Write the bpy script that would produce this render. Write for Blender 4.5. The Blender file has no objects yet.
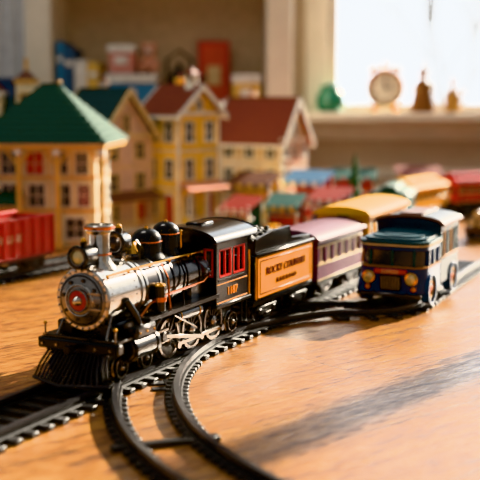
import bpy, bmesh, math, random
from mathutils import Vector, Matrix
random.seed(7)
S=.01; TZ=75.0
scene=bpy.context.scene
def lin(c):
    return tuple((x/12.92 if x<=.04045 else ((x+.055)/1.055)**2.4) for x in c)
MC={}
def mat(name,col,rough=.45,metal=0,var=.12,bump=0,scale=60,coat=0,emit=0):
    if name in MC: return MC[name]
    m=bpy.data.materials.new(name); m.use_nodes=True
    nt=m.node_tree; b=nt.nodes['Principled BSDF']
    c=lin(col)
    tc=nt.nodes.new('ShaderNodeTexCoord'); n=nt.nodes.new('ShaderNodeTexNoise')
    n.inputs['Scale'].default_value=scale; n.inputs['Detail'].default_value=4
    nt.links.new(tc.outputs['Object'],n.inputs['Vector'])
    r=nt.nodes.new('ShaderNodeValToRGB')
    r.color_ramp.elements[0].position=.3; r.color_ramp.elements[1].position=.7
    r.color_ramp.elements[0].color=tuple(x*(1-var) for x in c)+(1,)
    r.color_ramp.elements[1].color=tuple(min(1,x*(1+var)) for x in c)+(1,)
    nt.links.new(n.outputs['Fac'],r.inputs['Fac']); nt.links.new(r.outputs['Color'],b.inputs['Base Color'])
    b.inputs['Roughness'].default_value=rough; b.inputs['Metallic'].default_value=metal
    if coat:
        b.inputs['Coat Weight'].default_value=coat; b.inputs['Coat Roughness'].default_value=.15
    if bump:
        bp=nt.nodes.new('ShaderNodeBump'); bp.inputs['Strength'].default_value=bump; bp.inputs['Distance'].default_value=.001
        nt.links.new(n.outputs['Fac'],bp.inputs['Height']); nt.links.new(bp.outputs['Normal'],b.inputs['Normal'])
    MC[name]=m; return m

class B:
    def __init__(s,name):
        s.name=name; s.bm=bmesh.new(); s.m=[]; s.T=Matrix()
    def mi(s,m):
        if m not in s.m: s.m.append(m)
        return s.m.index(m)
    def add(s,vs,fs,m):
        i=s.mi(m); V=[s.bm.verts.new(s.T@Vector(v)) for v in vs]
        for f in fs:
            try:
                F=s.bm.faces.new([V[k] for k in f]); F.material_index=i; F.smooth=True
            except ValueError: pass
    def box(s,x0,x1,y0,y1,z0,z1,m,b=0):
        lo=(min(x0,x1),min(y0,y1),min(z0,z1)); hi=(max(x0,x1),max(y0,y1),max(z0,z1))
        if b<=0:
            vs=[((lo,hi)[i][0],(lo,hi)[j][1],(lo,hi)[k][2]) for i in (0,1) for j in (0,1) for k in (0,1)]
            s.add(vs,[(0,1,3,2),(4,6,7,5),(0,4,5,1),(2,3,7,6),(0,2,6,4),(1,5,7,3)],m); return
        b=min(b,min(hi[i]-lo[i] for i in range(3))*.49)
        idx={}; vs=[]
        for c in [(i,j,k) for i in (0,1) for j in (0,1) for k in (0,1)]:
            for a in range(3):
                p=[]
                for d in range(3):
                    v=(lo,hi)[c[d]][d]
                    if d!=a: v+= b if c[d]==0 else -b
                    p.append(v)
                idx[(c,a)]=len(vs); vs.append(p)
        fs=[]
        for a in range(3):
            o=[d for d in range(3) if d!=a]
            for sg in (0,1):
                q=[]
                for (p,r) in ((0,0),(1,0),(1,1),(0,1)):
                    c=[0,0,0]; c[a]=sg; c[o[0]]=p; c[o[1]]=r; q.append(idx[(tuple(c),a)])
                fs.append(q)
        for a,bb in ((0,1),(0,2),(1,2)):
            cc=3-a-bb
            for sa in (0,1):
                for sb in (0,1):
                    c1=[0,0,0]; c1[a]=sa; c1[bb]=sb; c2=list(c1); c2[cc]=1
                    c1=tuple(c1); c2=tuple(c2)
                    fs.append((idx[(c1,a)],idx[(c1,bb)],idx[(c2,bb)],idx[(c2,a)]))
        for c in [(i,j,k) for i in (0,1) for j in (0,1) for k in (0,1)]:
            fs.append((idx[(c,0)],idx[(c,1)],idx[(c,2)]))
        s.add(vs,fs,m)
    def lathe(s,prof,o,ax,m,seg=24,closed=False):
        ax=Vector(ax).normalized(); o=Vector(o)
        e1=ax.orthogonal().normalized(); e2=ax.cross(e1)
        vs=[];rings=[]
        for d,r in prof:
            if r<1e-6:
                rings.append([len(vs)]); vs.append(o+ax*d)
            else:
                rg=[]
                for k in range(seg):
                    a=2*math.pi*k/seg; rg.append(len(vs)); vs.append(o+ax*d+e1*(r*math.cos(a))+e2*(r*math.sin(a)))
                rings.append(rg)
        fs=[]
        n=len(rings)
        for i in range(n if closed else n-1):
            A=rings[i];C=rings[(i+1)%n]
            for k in range(seg):
                k2=(k+1)%seg
                if len(A)==1 and len(C)==1: break
                if len(A)==1: fs.append((A[0],C[k],C[k2]))
                elif len(C)==1: fs.append((A[k],A[k2],C[0]))
                else: fs.append((A[k],A[k2],C[k2],C[k]))
        if not closed:
            if len(rings[0])>1: fs.append(rings[0][::-1])
            if len(rings[-1])>1: fs.append(rings[-1])
        s.add(vs,fs,m)
    def cyl(s,p0,p1,r0,m,r1=None,seg=20):
        p0=Vector(p0);p1=Vector(p1); r1=r0 if r1 is None else r1
        s.lathe([(0,r0),((p1-p0).length,r1)],p0,p1-p0,m,seg)
    def ring(s,c,ax,R,r,m,seg=28,k=8):
        s.lathe([(r*math.sin(2*math.pi*i/k),R+r*math.cos(2*math.pi*i/k)) for i in range(k)],c,ax,m,seg,True)
    def sph(s,c,r,m,sc=(1,1,1),seg=16):
        T=s.T; s.T=T@Matrix.Translation(c)@Matrix.Diagonal((*sc,1))
        k=seg//2
        s.lathe([(-r*math.cos(math.pi*i/k),r*math.sin(math.pi*i/k) if i not in (0,k) else 0) for i in range(k+1)],(0,0,0),(0,0,1),m,seg)
        s.T=T
    def tube(s,pts,r,m,seg=8,rs=None):
        pts=[Vector(p) for p in pts]; vs=[];fs=[]
        n=len(pts)
        for i,p in enumerate(pts):
            t=(pts[min(i+1,n-1)]-pts[max(i-1,0)]).normalized()
            up=Vector((0,0,1)) if abs(t.z)<.9 else Vector((1,0,0))
            e1=t.cross(up).normalized(); e2=t.cross(e1)
            rr=rs[i] if rs else r
            for k in range(seg):
                a=2*math.pi*k/seg; vs.append(p+e1*rr*math.cos(a)+e2*rr*math.sin(a))
        for i in range(n-1):
            for k in range(seg):
                k2=(k+1)%seg; fs.append((i*seg+k,i*seg+k2,(i+1)*seg+k2,(i+1)*seg+k))
        fs.append(list(range(seg))[::-1]); fs.append([ (n-1)*seg+k for k in range(seg)])
        s.add(vs,fs,m)
    def prism(s,pts,plane,a0,a1,m):
        def P(u,v,a):
            return {'xz':(u,a,v),'yz':(a,u,v),'xy':(u,v,a)}[plane]
        n=len(pts)
        vs=[P(u,v,a0) for u,v in pts]+[P(u,v,a1) for u,v in pts]
        fs=[list(range(n)),list(range(n,2*n))[::-1]]+[(i,(i+1)%n,n+(i+1)%n,n+i) for i in range(n)]
        s.add(vs,fs,m)
    def quadslab(s,a,b_,c,d,t,m):
        vs=[Vector(v) for v in (a,b_,c,d)]; vs+= [v-Vector((0,0,t)) for v in vs]
        s.add(vs,[(0,1,2,3),(7,6,5,4),(0,4,5,1),(1,5,6,2),(2,6,7,3),(3,7,4,0)],m)
    def text(s,txt,size,m,T,ext=.03):
        cu=bpy.data.curves.new('t','FONT'); cu.body=txt; cu.size=size; cu.extrude=ext; cu.align_x='CENTER'; cu.align_y='CENTER'; cu.resolution_u=3
        ob=bpy.data.objects.new('t',cu); bpy.context.collection.objects.link(ob)
        bpy.context.view_layer.update()
        me=ob.evaluated_get(bpy.context.evaluated_depsgraph_get()).to_mesh()
        vs=[T@v.co for v in me.vertices]; fs=[tuple(p.vertices) for p in me.polygons]
        s.add(vs,fs,m)
        bpy.data.objects.remove(ob)
    def done(s,loc=(0,0,0),yaw=0,sc=1.0):
        bm=s.bm
        bmesh.ops.recalc_face_normals(bm,faces=bm.faces)
        bm.transform(Matrix.Scale(S*sc,4))
        me=bpy.data.meshes.new(s.name); bm.to_mesh(me); bm.free()
        for m in s.m: me.materials.append(m)
        try: me.set_sharp_from_angle(angle=math.radians(38))
        except Exception as e: print(e)
        o=bpy.data.objects.new(s.name,me); bpy.context.collection.objects.link(o)
        o.location=(loc[0]*S,loc[1]*S,(loc[2]+TZ)*S); o.rotation_euler=(0,0,yaw)
        return o
RT=Matrix.Translation
def Rz(d): return Matrix.Rotation(math.radians(d),4,'Z')
def Rx(d): return Matrix.Rotation(math.radians(d),4,'X')
def Ry(d): return Matrix.Rotation(math.radians(d),4,'Y')

# ---------- materials
BLK=mat('black_enamel',(.045,.045,.05),.26,.2,coat=.45)
BLKM=mat('black_satin',(.07,.07,.075),.45,.2)
IRON=mat('dark_iron',(.18,.18,.19),.32,.8)
GUN=mat('gunmetal',(.30,.29,.29),.26,.95)
SIL=mat('polished_nickel',(.82,.80,.77),.18,1,var=.15,scale=200)
STL=mat('brushed_steel',(.62,.60,.58),.26,1,bump=.1,scale=300)
COP=mat('copper',(.84,.50,.32),.22,1)
BRS=mat('brass',(.90,.68,.34),.22,1)
RED=mat('red_paint',(.76,.10,.06),.35,coat=.3)
GLS=mat('dark_glass',(.07,.09,.11),.08,0)
LENS=mat('lamp_lens',(.85,.80,.60),.08,.2,coat=1)
COAL=mat('coal',(.06,.055,.05),.6,bump=.5,scale=500)
ORG=mat('tender_orange',(.95,.60,.14),.45,coat=.15,var=.08)
MAR=mat('maroon_trim',(.34,.06,.04),.4)
RAIL=mat('rail_plastic',(.24,.24,.25),.28,.3,scale=200)
TIE=mat('tie_plastic',(.12,.12,.125),.42,scale=200)

# ---------- track
KT=1.06
def resample(pts,step):
    P=[Vector((p[0],p[1],0)) for p in pts]
    Q=[]
    n=len(P)
    for i in range(n-1):
        p0=P[max(i-1,0)] if i>0 else P[0]*2-P[1]; p1=P[i];p2=P[i+1];p3=P[i+2] if i+2<n else P[-1]*2-P[-2]
        for k in range(24):
            t=k/24; Q.append(.5*((2*p1)+(p2-p0)*t+(2*p0-5*p1+4*p2-p3)*t*t+(3*p1-p0-3*p2+p3)*t**3))
    Q.append(P[-1])
    out=[Q[0]]; acc=0
    for i in range(1,len(Q)):
        d=(Q[i]-Q[i-1]).length
        while acc+d>=step:
            f=(step-acc)/d; q=Q[i-1].lerp(Q[i],f); out.append(q); Q[i-1]=q; d=(Q[i]-q).length; acc=0
        acc+=d
    return out
G2=1.9
GT=G2*KT
def track(name,pts,full=1,avoid=None,zoff=0):
    b=B(name); C=resample(pts,.5); n=len(C)
    nor=[]
    for i in range(n):
        t=(C[min(i+1,n-1)]-C[max(i-1,0)]).normalized(); nor.append(Vector((t.y,-t.x,0)))
    for sd in (-1,1):
        for (w,z0,z1,m) in ((.40,.3,.44,TIE),(.12,.44,.64,TIE),(.23,.64,.85,RAIL)):
            vs=[];fs=[]
            for i in range(n):
                c=C[i]+nor[i]*(sd*GT)
                for (o,z) in ((-w,z0),(w,z0),(w*.85,z1),(-w*.85,z1)):
                    v=c+nor[i]*o; vs.append((v.x,v.y,z+zoff))
            for i in range(n-1):
                for k in range(4):
                    k2=(k+1)%4; fs.append((i*4+k,i*4+k2,i*4+4+k2,i*4+4+k))
            fs.append((0,1,2,3)); fs.append(tuple((n-1)*4+k for k in (3,2,1,0)))
            b.add(vs,fs,m)
    i=1;k=0
    while i<n-1:
        c=C[i]; ang=math.atan2(nor[i].y,nor[i].x)
        near=min((c-a).length for a in avoid) if avoid else 99
        b.T=RT((c.x,c.y,0))@Matrix.Rotation(ang,4,'Z')
        if near>4.4 and (k%full==0):
            b.box(-3.25,3.25,-.36,.36,0,.34+zoff,TIE,.06)
        elif near>4.4 or full>1:
            for sd in (-1,1):
                q=Vector((c.x,c.y,0))+nor[i]*sd*2.2
                if avoid and min((q-a).length for a in avoid)<3.1: continue
                b.box(sd*GT-.8,sd*GT+.8,-.28,.28,0,.33+zoff,TIE,.06)
        b.T=Matrix(); i+=2 if full>1 else 3; k+=1
    return b.done()
dx,dy=.454,.891
O=(-11.9,68.0)
def mainp(s): s*=KT; return (O[0]+dx*s,O[1]+dy*s)
mpts=[mainp(s) for s in (-35,-20,-5,10,25,35,42.5)]+[(14.9,123),(19.0,138),(21.2,152),(25.0,166),(33,177),(45,183),(62,186)]
track('toy_railway_track',mpts)
MR=resample(mpts,.6)
cb=[]
for a in range(0,81,5):
    th=math.radians(180-27+a)
    cb.append((28.7+35*math.cos(th),71+35*math.sin(th)))
track('toy_railway_track',cb,full=14,avoid=MR,zoff=.003)
rb=[mainp(22),(3.7,93.8),(8.2,96.4),(11.4,96.4),(14.2,98.4),(16.8,103.8),(19.5,109.8),(23.2,117.8),(27.5,127)]
track('toy_railway_track',rb,full=1,avoid=MR,zoff=-.003)
lt=[(-40,92),(-33,104),(-27,115.0),(-21.5,124),(-16.0,131),(-9,136.5),(0,140),(8,142)]
track('toy_railway_track',lt)
pl=B('track_brace_plate')
pl.box(-1.2,1.2,-.5,.5,0,.12,RAIL,.04); pl.box(-1.2,1.2,-1.9,-1.1,0,.12,RAIL,.04); pl.box(-.2,.2,-1.9,.5,.12,.2,TIE)
pl.done((-5.1,72.6,0),math.radians(10))

# ---------- wheels
def wheel(b,x,y,r,sd,rim=STL,ctr=BLKM,spokes=10,cw=False,z0=.8):
    z=z0+r; o=(x,y,z); ax=(0,sd,0)
    t=.36
    b.lathe([(-t/2,r*.80),(-t/2,r+.1),(-t/2+.08,r+.1),(-t/2+.12,r),(t/2,r*.97),(t/2,r*.82)],o,ax,rim,28,True)
    b.lathe([(-.15,r*.26),(.22,r*.26),(.3,r*.15),(.36,0)],o,ax,rim,16)
    if spokes==0:
        b.lathe([(-.05,r*.82),(.06,r*.82),(.0,r*.3),(.05,0)],o,ax,ctr,20)
    T=b.T
    for k in range(spokes):
        b.T=T@RT(o)@Ry(360*k/spokes+8)
        b.box(-r*.05,r*.05,-.07,.09,r*.2,r*.84,GUN)
    if cw:
        b.T=T@RT(o)
        pts=[(r*.82*math.cos(a),r*.82*math.sin(a)) for a in [math.radians(q) for q in range(200,341,14)]]
        b.prism(pts,'xz',-.1,.1,ctr)
    b.T=T
def bogie(b,xc,r=.78,wb=2.4,rim=GUN,frame=BLKM,y=2.1):
    for sx in (-1,1):
        b.cyl((xc+sx*wb/2,-1.9,.8+r),(xc+sx*wb/2,1.9,.8+r),.14,IRON,seg=8)
        for sd in (-1,1): wheel(b,xc+sx*wb/2,sd*G2,r,sd,rim=rim,ctr=frame,spokes=0)
    for sd in (-1,1):
        yy=sd*(G2+.38)
        b.box(xc-wb/2-.55,xc+wb/2+.55,yy-.1,yy+.1,.8+r+.1,.8+r+.35,frame,.04)
        b.prism([(xc-wb/2-.3,.8+r+.1),(xc-.5,.8+r-.55),(xc+.5,.8+r-.55),(xc+wb/2+.3,.8+r+.1)],'xz',yy-.08,yy+.08,frame)
        for sx in (-1,1): b.box(xc+sx*wb/2-.28,xc+sx*wb/2+.28,yy-.18,yy+.18,.8+r-.28,.8+r+.2,IRON,.06)
        for q in (-.3,0,.3):
            b.ring((xc+q,yy+sd*.05,.8+r-.2),(0,0,1),.16,.05,STL,10,5)
    b.box(xc-.5,xc+.5,-2,2,.8+r,.8+r+.5,frame)

# ---------- locomotive
L=B('toy_steam_locomotive')
ZB=6.0
N=17
for i in range(N):
    t=-1+2*i/(N-1)
    L.tube([(2.1,t*2.2,2.75),(1.2+.25*abs(t),t*2.5,1.9),(.1+1.2*abs(t),t*2.85,.98)],.085,GUN,6)
L.tube([(1.3,-2.9,.98),(.7,-1.5,.98),(.1,0,.98),(.7,1.5,.98),(1.3,2.9,.98)],.13,GUN,8)
L.prism([(1.3,-2.9),(.1,0),(1.3,2.9),(2.4,2.5),(2.4,-2.5)],'xy',.92,1.06,BLK)
L.prism([(2.2,2.7),(1.7,1.9),(1.9,1.1),(2.6,1.1),(2.6,2.7)],'xz',-2.0,2.0,BLKM)
L.tube([(2.1,-2.35,2.78),(2.0,0,2.78),(2.1,2.35,2.78)],.14,GUN,8)
L.box(2.0,2.7,-3.1,3.1,2.75,3.45,BLK,.1)
L.box(1.9,2.0,-2.9,2.9,2.85,3.35,IRON,.03)
for q in (-2.6,-1.5,1.5,2.6): L.cyl((1.8,q,3.1),(2.0,q,3.1),.1,STL,seg=8)
L.cyl((1.3,0,3.1),(2.0,0,3.1),.16,IRON); L.box(.9,1.4,-.25,.25,2.8,3.4,IRON,.1)
for sd in (-1,1):
    L.cyl((2.35,sd*2.7,3.4),(2.35,sd*2.7,4.3),.06,STL); L.sph((2.35,sd*2.7,4.35),.13,BRS,seg=10)
L.box(2.3,4.4,-2.9,2.9,3.4,3.62,BLK,.05)
for sd in (-1,1):
    L.tube([(2.5,sd*1.9,3.6),(3.4,sd*1.7,5.0)],.09,STL)
    L.box(3.0,3.15,sd*1.1,sd*1.9,3.6,4.3,BLKM)
L.box(2.5,20.8,-1.2,1.2,1.9,3.3,BLKM,.05)
L.prism([(-1.9,3.0),(1.9,3.0),(1.5,4.3),(-1.5,4.3)],'yz',3.6,6.2,BLK)
L.lathe([(0,1.75),(.0,1.95),(.12,2.06),(.35,2.06),(.38,2.0),(3.9,2.0),(3.92,2.1),(4.2,2.1),(4.22,1.9)],(2.7,0,ZB),(1,0,0),SIL,48)
L.lathe([(0,1.72),(-.1,1.72),(-.16,1.6),(-.18,1.3),(-.3,1.1),(-.36,.8),(-.38,.0)],(2.7,0,ZB),(1,0,0),STL,40)
L.ring((2.62,0,ZB),(1,0,0),1.55,.1,IRON,40)
L.ring((2.36,0,ZB),(1,0,0),1.0,.07,SIL,36)
L.lathe([(0,.72),(-.1,.72),(-.14,.62),(-.14,0)],(2.34,0,ZB),(1,0,0),RED,32)
L.ring((2.22,0,ZB),(1,0,0),.7,.07,STL,32)
L.lathe([(0,.36),(-.2,.3),(-.42,.15),(-.45,0)],(2.22,0,ZB),(1,0,0),SIL,20)
for k in range(24):
    a=2*math.pi*k/24; L.sph((2.66,1.86*math.cos(a),ZB+1.86*math.sin(a)),.08,SIL,seg=8)
for k in range(8):
    a=2*math.pi*k/8+.2; L.box(2.35,2.6,1.3*math.cos(a)-.1,1.3*math.cos(a)+.1,ZB+1.3*math.sin(a)-.1,ZB+1.3*math.sin(a)+.1,GUN,.03)
for q in (-.5,.5): L.box(2.3,2.45,-1.6,-.7,ZB+q-.1,ZB+q+.1,STL,.03)
for k in range(28):
    a=2*math.pi*k/28
    for xx in (3.2,6.0): L.sph((xx,2.0*math.cos(a),ZB+2.0*math.sin(a)),.06,STL,seg=6)
L.cyl((6.8,0,ZB),(15.8,0,ZB),1.92,BLK,seg=48)
for xx in (7.3,9.0,10.9,12.8,14.5): L.lathe([(0,1.93),(0,1.99),(.24,1.99),(.24,1.93)],(xx,0,ZB),(1,0,0),SIL if xx<10 else GUN,48,True)
L.cyl((7.6,0,ZB),(8.95,0,ZB),1.945,GUN,seg=48)
L.box(13.2,16.6,-1.85,1.85,3.1,6.2,BLK,.2)
L.lathe([(0,1.15),(.15,1.05),(.45,.78),(.8,.7),(2.25,.7),(2.28,.8),(2.4,.86),(2.5,.98),(2.75,.98),(2.85,.86),(2.85,.66),(2.0,.6),(2.0,0)],(4.7,0,7.75),(0,0,1),SIL,32)
L.ring((4.7,0,10.42),(0,0,1),.92,.12,COP,32)
L.ring((4.7,0,8.7),(0,0,1),.72,.06,COP,28)
def lamp(x,y,z,r,ln=1.3):
    L.lathe([(0,r*.9),(.0,r*1.08),(.12,r*1.1),(.22,r),(ln,r),(ln+.15,r*.8),(ln+.25,0)],(x,y,z),(1,0,0),BLK,28)
    L.ring((x-.02,y,z),(1,0,0),r*.98,.14,BLK,28); L.ring((x-.06,y,z),(1,0,0),r*.78,.06,STL,28)
    L.lathe([(0.05,r*.76),(-.06,r*.5),(-.1,0)],(x,y,z),(1,0,0),LENS if x<5 else GUN,24)
    L.cyl((x+ln/2,y,z+r-.05),(x+ln/2,y,z+r+.3),r*.35,BLK); L.sph((x+ln/2,y,z+r+.35),r*.3,BRS,seg=10)
lamp(2.3,0,8.75,.66)
L.box(2.5,3.6,-.5,.5,7.95,8.15,BLK,.05); L.tube([(2.7,-.35,8.1),(3.2,-.4,7.8)],.1,BLK); L.tube([(2.7,.35,8.1),(3.2,.4,7.8)],.1,BLK)
L.box(2.9,3.5,-.25,.25,7.8,8.2,BLK)
lamp(6.6,.1,9.1,.72,1.0)
L.box(6.8,7.4,-.3,.3,7.8,8.5,BLK,.05)
L.lathe([(0,.55),(.1,.5),(.35,.36),(.65,.28),(.78,.12),(.8,0)],(8.5,0,8.25),(0,0,1),BRS,20)
L.tube([(8.5,-.6,7.8),(8.5,-.62,8.8),(8.5,-.4,9.1),(8.5,.4,9.1),(8.5,.62,8.8),(8.5,.6,7.8)],.09,BLK)
def dome(x,r,h):
    L.lathe([(0,r*1.25),(.12,r*1.2),(.35,r*1.02),(.5,r)]+[(h-r*.8+r*.8*math.sin(q),r*math.cos(q)) for q in [math.radians(d) for d in (0,20,40,60,78)]]+[(h,0)],(x,0,7.65),(0,0,1),BLK,28)
    L.ring((x,0,7.65+h-r*.85),(0,0,1),r*1.0,.05,COP,26)
    L.cyl((x,0,7.65+h-.05),(x,0,7.65+h+.15),.12,BRS,seg=10)
dome(10.4,1.08,2.1); dome(13.0,1.0,2.3)
for q in (-.35,.3):
    L.cyl((14.5,q,7.8),(14.5,q,8.8),.12,BRS,seg=10); L.lathe([(0,.2),(.3,.2),(.36,.1),(.4,0)],(14.5,q,8.8),(0,0,1),BRS,12)
for sd in (-1,1):
    L.tube([(3.2,sd*1.6,7.55),(7,sd*1.62,7.6),(15.6,sd*1.62,7.6)],.075,BRS)
    for xx in (3.2,5.6,8.2,10.8,13.4,15.4): L.sph((xx,sd*1.58,7.52),.13,BRS,seg=8)
    L.tube([(6.4,sd*2.0,4.4),(7.4,sd*2.1,5.1),(9.5,sd*2.15,5.4),(14.5,sd*2.2,5.5),(15.7,sd*2.1,5.9)],.09,COP)
    L.tube([(9.8,sd*1.55,7.4),(9.8,sd*2.1,6.4),(9.7,sd*2.2,5.4),(9.7,sd*2.3,4.4)],.08,COP)
    L.tube([(12.2,sd*1.6,7.3),(12.1,sd*2.1,6.4),(11.7,sd*2.15,5.0),(11.7,sd*2.2,4.3)],.08,IRON)
    L.tube([(4.6,sd*2.0,5.8),(5.2,sd*2.35,4.8),(5.4,sd*2.5,3.9)],.28,BLK,12)
    L.cyl((10.3,sd*2.3,3.7),(13.6,sd*2.3,3.7),.42,BLK,seg=20)
    for xx in (10.6,13.2): L.ring((xx,sd*2.3,3.7),(1,0,0),.43,.05,BRS,20)
    L.cyl((8.3,sd*2.3,4.5),(8.3,sd*2.3,6.2),.42,BLK); L.cyl((8.3,sd*2.3,5.15),(8.3,sd*2.3,5.45),.5,COP)
    L.sph((8.3,sd*2.3,6.2),.42,BRS,seg=14,sc=(1,1,.5))
    L.box(6.2,15.8,sd*1.7,sd*2.8,4.22,4.38,BLK,.04)
    L.box(6.2,15.8,sd*2.76,sd*2.86,4.15,4.42,IRON)
    L.lathe([(0,.2),(.0,.8),(.1,.88),(.3,.88),(.34,.8),(2.6,.8),(2.64,.88),(2.9,.88),(2.95,.8),(2.95,.2)],(3.9,sd*2.45,2.75),(1,0,0),BLK,28)
    L.lathe([(0,.7),(-.1,.62),(-.14,0)],(3.9,sd*2.45,2.75),(1,0,0),GUN,24)
    L.box(4.1,6.6,sd*1.6,sd*3.1,3.35,4.2,BLK,.12)
    L.box(4.3,6.4,sd*3.08,sd*3.16,3.5,4.05,GUN,.03)
    for xx in (4.5,5.35,6.2): L.sph((xx,sd*3.17,3.78),.09,BRS,seg=8)
    L.box(6.9,9.2,sd*2.35,sd*2.6,3.05,3.2,STL); L.box(6.9,9.2,sd*2.35,sd*2.6,2.3,2.42,STL)
    L.box(8.0,8.6,sd*2.3,sd*2.72,2.4,3.05,GUN,.05)
    L.cyl((6.8,sd*2.45,2.75),(8.1,sd*2.45,2.75),.12,SIL)
    for xx in (4.0,7.0): wheel(L,xx,sd*G2,.72,sd,rim=STL,spokes=8)
    for xx in (9.9,13.1,16.3): wheel(L,xx,sd*G2,1.46,sd,rim=STL,spokes=12,cw=True)
    cx=.45;cz=-.5
    L.box(9.9+cx-.3,16.3+cx+.3,sd*2.3,sd*2.45,2.22+cz-.14,2.22+cz+.14,SIL,.04)
    for xx in (9.9,13.1,16.3):
        L.cyl((xx+cx,sd*2.1,2.22+cz),(xx+cx,sd*2.65,2.22+cz),.24,SIL)
    T=L.T
    a=math.degrees(math.atan2((2.22+cz)-2.75,13.1+cx-8.3))
    L.T=RT((8.3,sd*2.62,2.75))@Ry(-a); L.box(0,5.3,-.07,.07,-.14,.14,SIL,.04); L.T=T
    L.tube([(8.8,sd*2.75,3.1),(9.4,sd*2.8,4.0),(12.5,sd*2.75,2.6)],.07,STL)
    for xx in (11.5,14.7): L.box(xx-.12,xx+.12,sd*1.8,sd*2.0,1.6,3.0,IRON,.03)
    wheel(L,19.4,sd*G2,.8,sd,rim=STL,spokes=8)
for xx,r in ((4.0,.72),(7.0,.72),(9.9,1.46),(13.1,1.46),(16.3,1.46),(19.4,.8)):
    L.cyl((xx,-1.8,.8+r),(xx,1.8,.8+r),.16,IRON,seg=8)
c0,c1,cw=15.8,20.9,2.6
L.box(c0-.2,c1+.4,-cw-.15,cw+.15,3.2,3.5,BLK,.05)
for sd in (-1,1):
    y0,y1=sd*cw,sd*(cw-.18)
    L.box(c0,c1,y0,y1,3.5,5.5,BLK); L.box(c0,c1,y0,y1,7.6,8.35,BLK)
    for a,e in ((c0,c0+.45),(18.2,18.5),(c1-.5,c1)): L.box(a,e,y0,y1,5.5,7.6,BLK)
    for a,e in ((c0+.45,18.2),(18.5,c1-.5)):
        yy=sd*(cw+.02); yi=sd*(cw-.14)
        L.box(a,a+.14,yy,yi,5.5,7.6,RED); L.box(e-.14,e,yy,yi,5.5,7.6,RED)
        L.box(a,e,yy,yi,5.5,5.65,RED); L.box(a,e,yy,yi,7.46,7.6,RED)
        L.box((a+e)/2-.05,(a+e)/2+.05,yy,yi,5.6,7.5,RED)
    L.box(c0+.3,c1-.4,sd*(cw+.05),sd*(cw-.02),5.2,5.35,GUN)
    L.box(c0+.1,c1-.1,sd*(cw+.04),sd*cw,3.6,3.66,ORG); L.box(c0+.1,c1-.1,sd*(cw+.04),sd*cw,4.98,5.03,ORG)
    L.box(c0,c0+.18,sd*1.2,sd*cw,3.5,5.6,BLK); L.box(c0,c0+.18,-cw*(sd<0),cw*(sd>0),7.7,8.7,BLK)
    L.box(c0,c0+.18,sd*2.35,sd*cw,5.6,7.7,BLK); L.box(c0,c0+.18,sd*1.2,sd*1.6,5.6,7.7,BLK)
    L.box(c0-.04,c0+.1,sd*1.6,sd*2.35,5.6,5.75,RED); L.box(c0-.04,c0+.1,sd*1.6,sd*2.35,7.55,7.7,RED)
    L.box(c0-.04,c0+.1,sd*1.6,sd*1.72,5.6,7.7,RED); L.box(c0-.04,c0+.1,sd*2.23,sd*2.35,5.6,7.7,RED)
    L.cyl((c1+.3,sd*2.6,3.4),(c1+.3,sd*2.6,7),.07,BRS,seg=8)
    L.box(c1-.6,c1+.3,sd*2.2,sd*2.9,1.4,1.52,IRON); L.box(c1-.6,c1-.5,sd*2.3,sd*2.4,1.5,3.3,IRON); L.box(c1+.2,c1+.3,sd*2.3,sd*2.4,1.5,3.3,IRON)
L.box(c0+.05,c0+.15,-1.2,1.2,3.5,8.3,BLKM)
L.box(c1-.2,c1,-2.5,-1.0,3.5,5.2,MAR); L.box(c1-.2,c1,1.0,2.5,3.5,5.2,MAR)
L.cyl((c0+.2,0,6),(c0+1.0,0,6),1.5,GUN)
L.text('1187',.85,ORG,RT((18.3,-cw-.03,4.3))@Rx(90))
def arch(hw,z0,h,n=14,x=0): return [(hw*math.cos(math.pi*i/n),z0+h*math.sin(math.pi*i/n)) for i in range(n+1)]
o_=arch(3.05,8.3,.95); i_=[(y*.93,z-.16) for y,z in o_]
L.prism(o_+i_[::-1],'yz',14.9,21.9,BLK)
L.prism(arch(2.55,8.3,.7),'yz',c0,c0+.18,BLK)
L.box(17,19,-.7,.7,9.1,9.4,BLK,.1)
L.tube([(14.9,y,z) for y,z in o_],.07,GUN); L.tube([(21.9,y,z) for y,z in o_],.07,GUN)
L.tube([(14.9,-3.05,8.3),(21.9,-3.05,8.3)],.08,GUN);L.tube([(14.9,3.05,8.3),(21.9,3.05,8.3)],.08,GUN)
YAW=math.atan2(dy,dx)
L.done((O[0],O[1],0),YAW,KT)

# ---------- tender
T_=B('toy_train_tender')
TL=11.6
T_.box(0,TL,-2.5,2.5,2.2,2.7,BLK,.08)
T_.box(-.8,.1,-.3,.3,2.2,2.5,IRON,.1)
bogie(T_,2.6,.85,2.6); bogie(T_,8.9,.85,2.6)
T_.box(.2,TL-.2,-2.55,2.55,2.7,6.3,BLK,.15)
for sd in (-1,1):
    T_.box(.45,TL-.4,sd*2.55,sd*2.64,2.85,6.1,ORG,.03)
    for a in (.75,TL-.85): T_.box(a,a+.1,sd*2.62,sd*2.67,3.15,5.8,MAR,.02)
    for z in (3.1,5.74): T_.box(.75,TL-.75,sd*2.62,sd*2.67,z,z+.1,MAR,.02)
    T_.box(.1,TL-.1,sd*2.55,sd*2.8,6.2,6.45,BLK,.08)
    T_.prism([(.3,6.4),(.3,7.5),(3.2,7.9),(6.8,7.9),(7.2,6.9),(11.2,6.7),(11.2,6.4)],'xz',sd*2.3,sd*2.45,BLK)
    T_.tube([(.3,sd*2.4,7.55),(3.2,sd*2.4,7.95),(6.8,sd*2.4,7.95),(7.2,sd*2.4,6.95),(11.2,sd*2.4,6.75)],.09,GUN)
    T_.cyl((.15,sd*2.6,2.8),(.15,sd*2.6,6.2),.07,BRS,seg=8)
    T_.cyl((TL,sd*2.4,2.8),(TL,sd*2.4,6.2),.07,BRS,seg=8)
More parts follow.
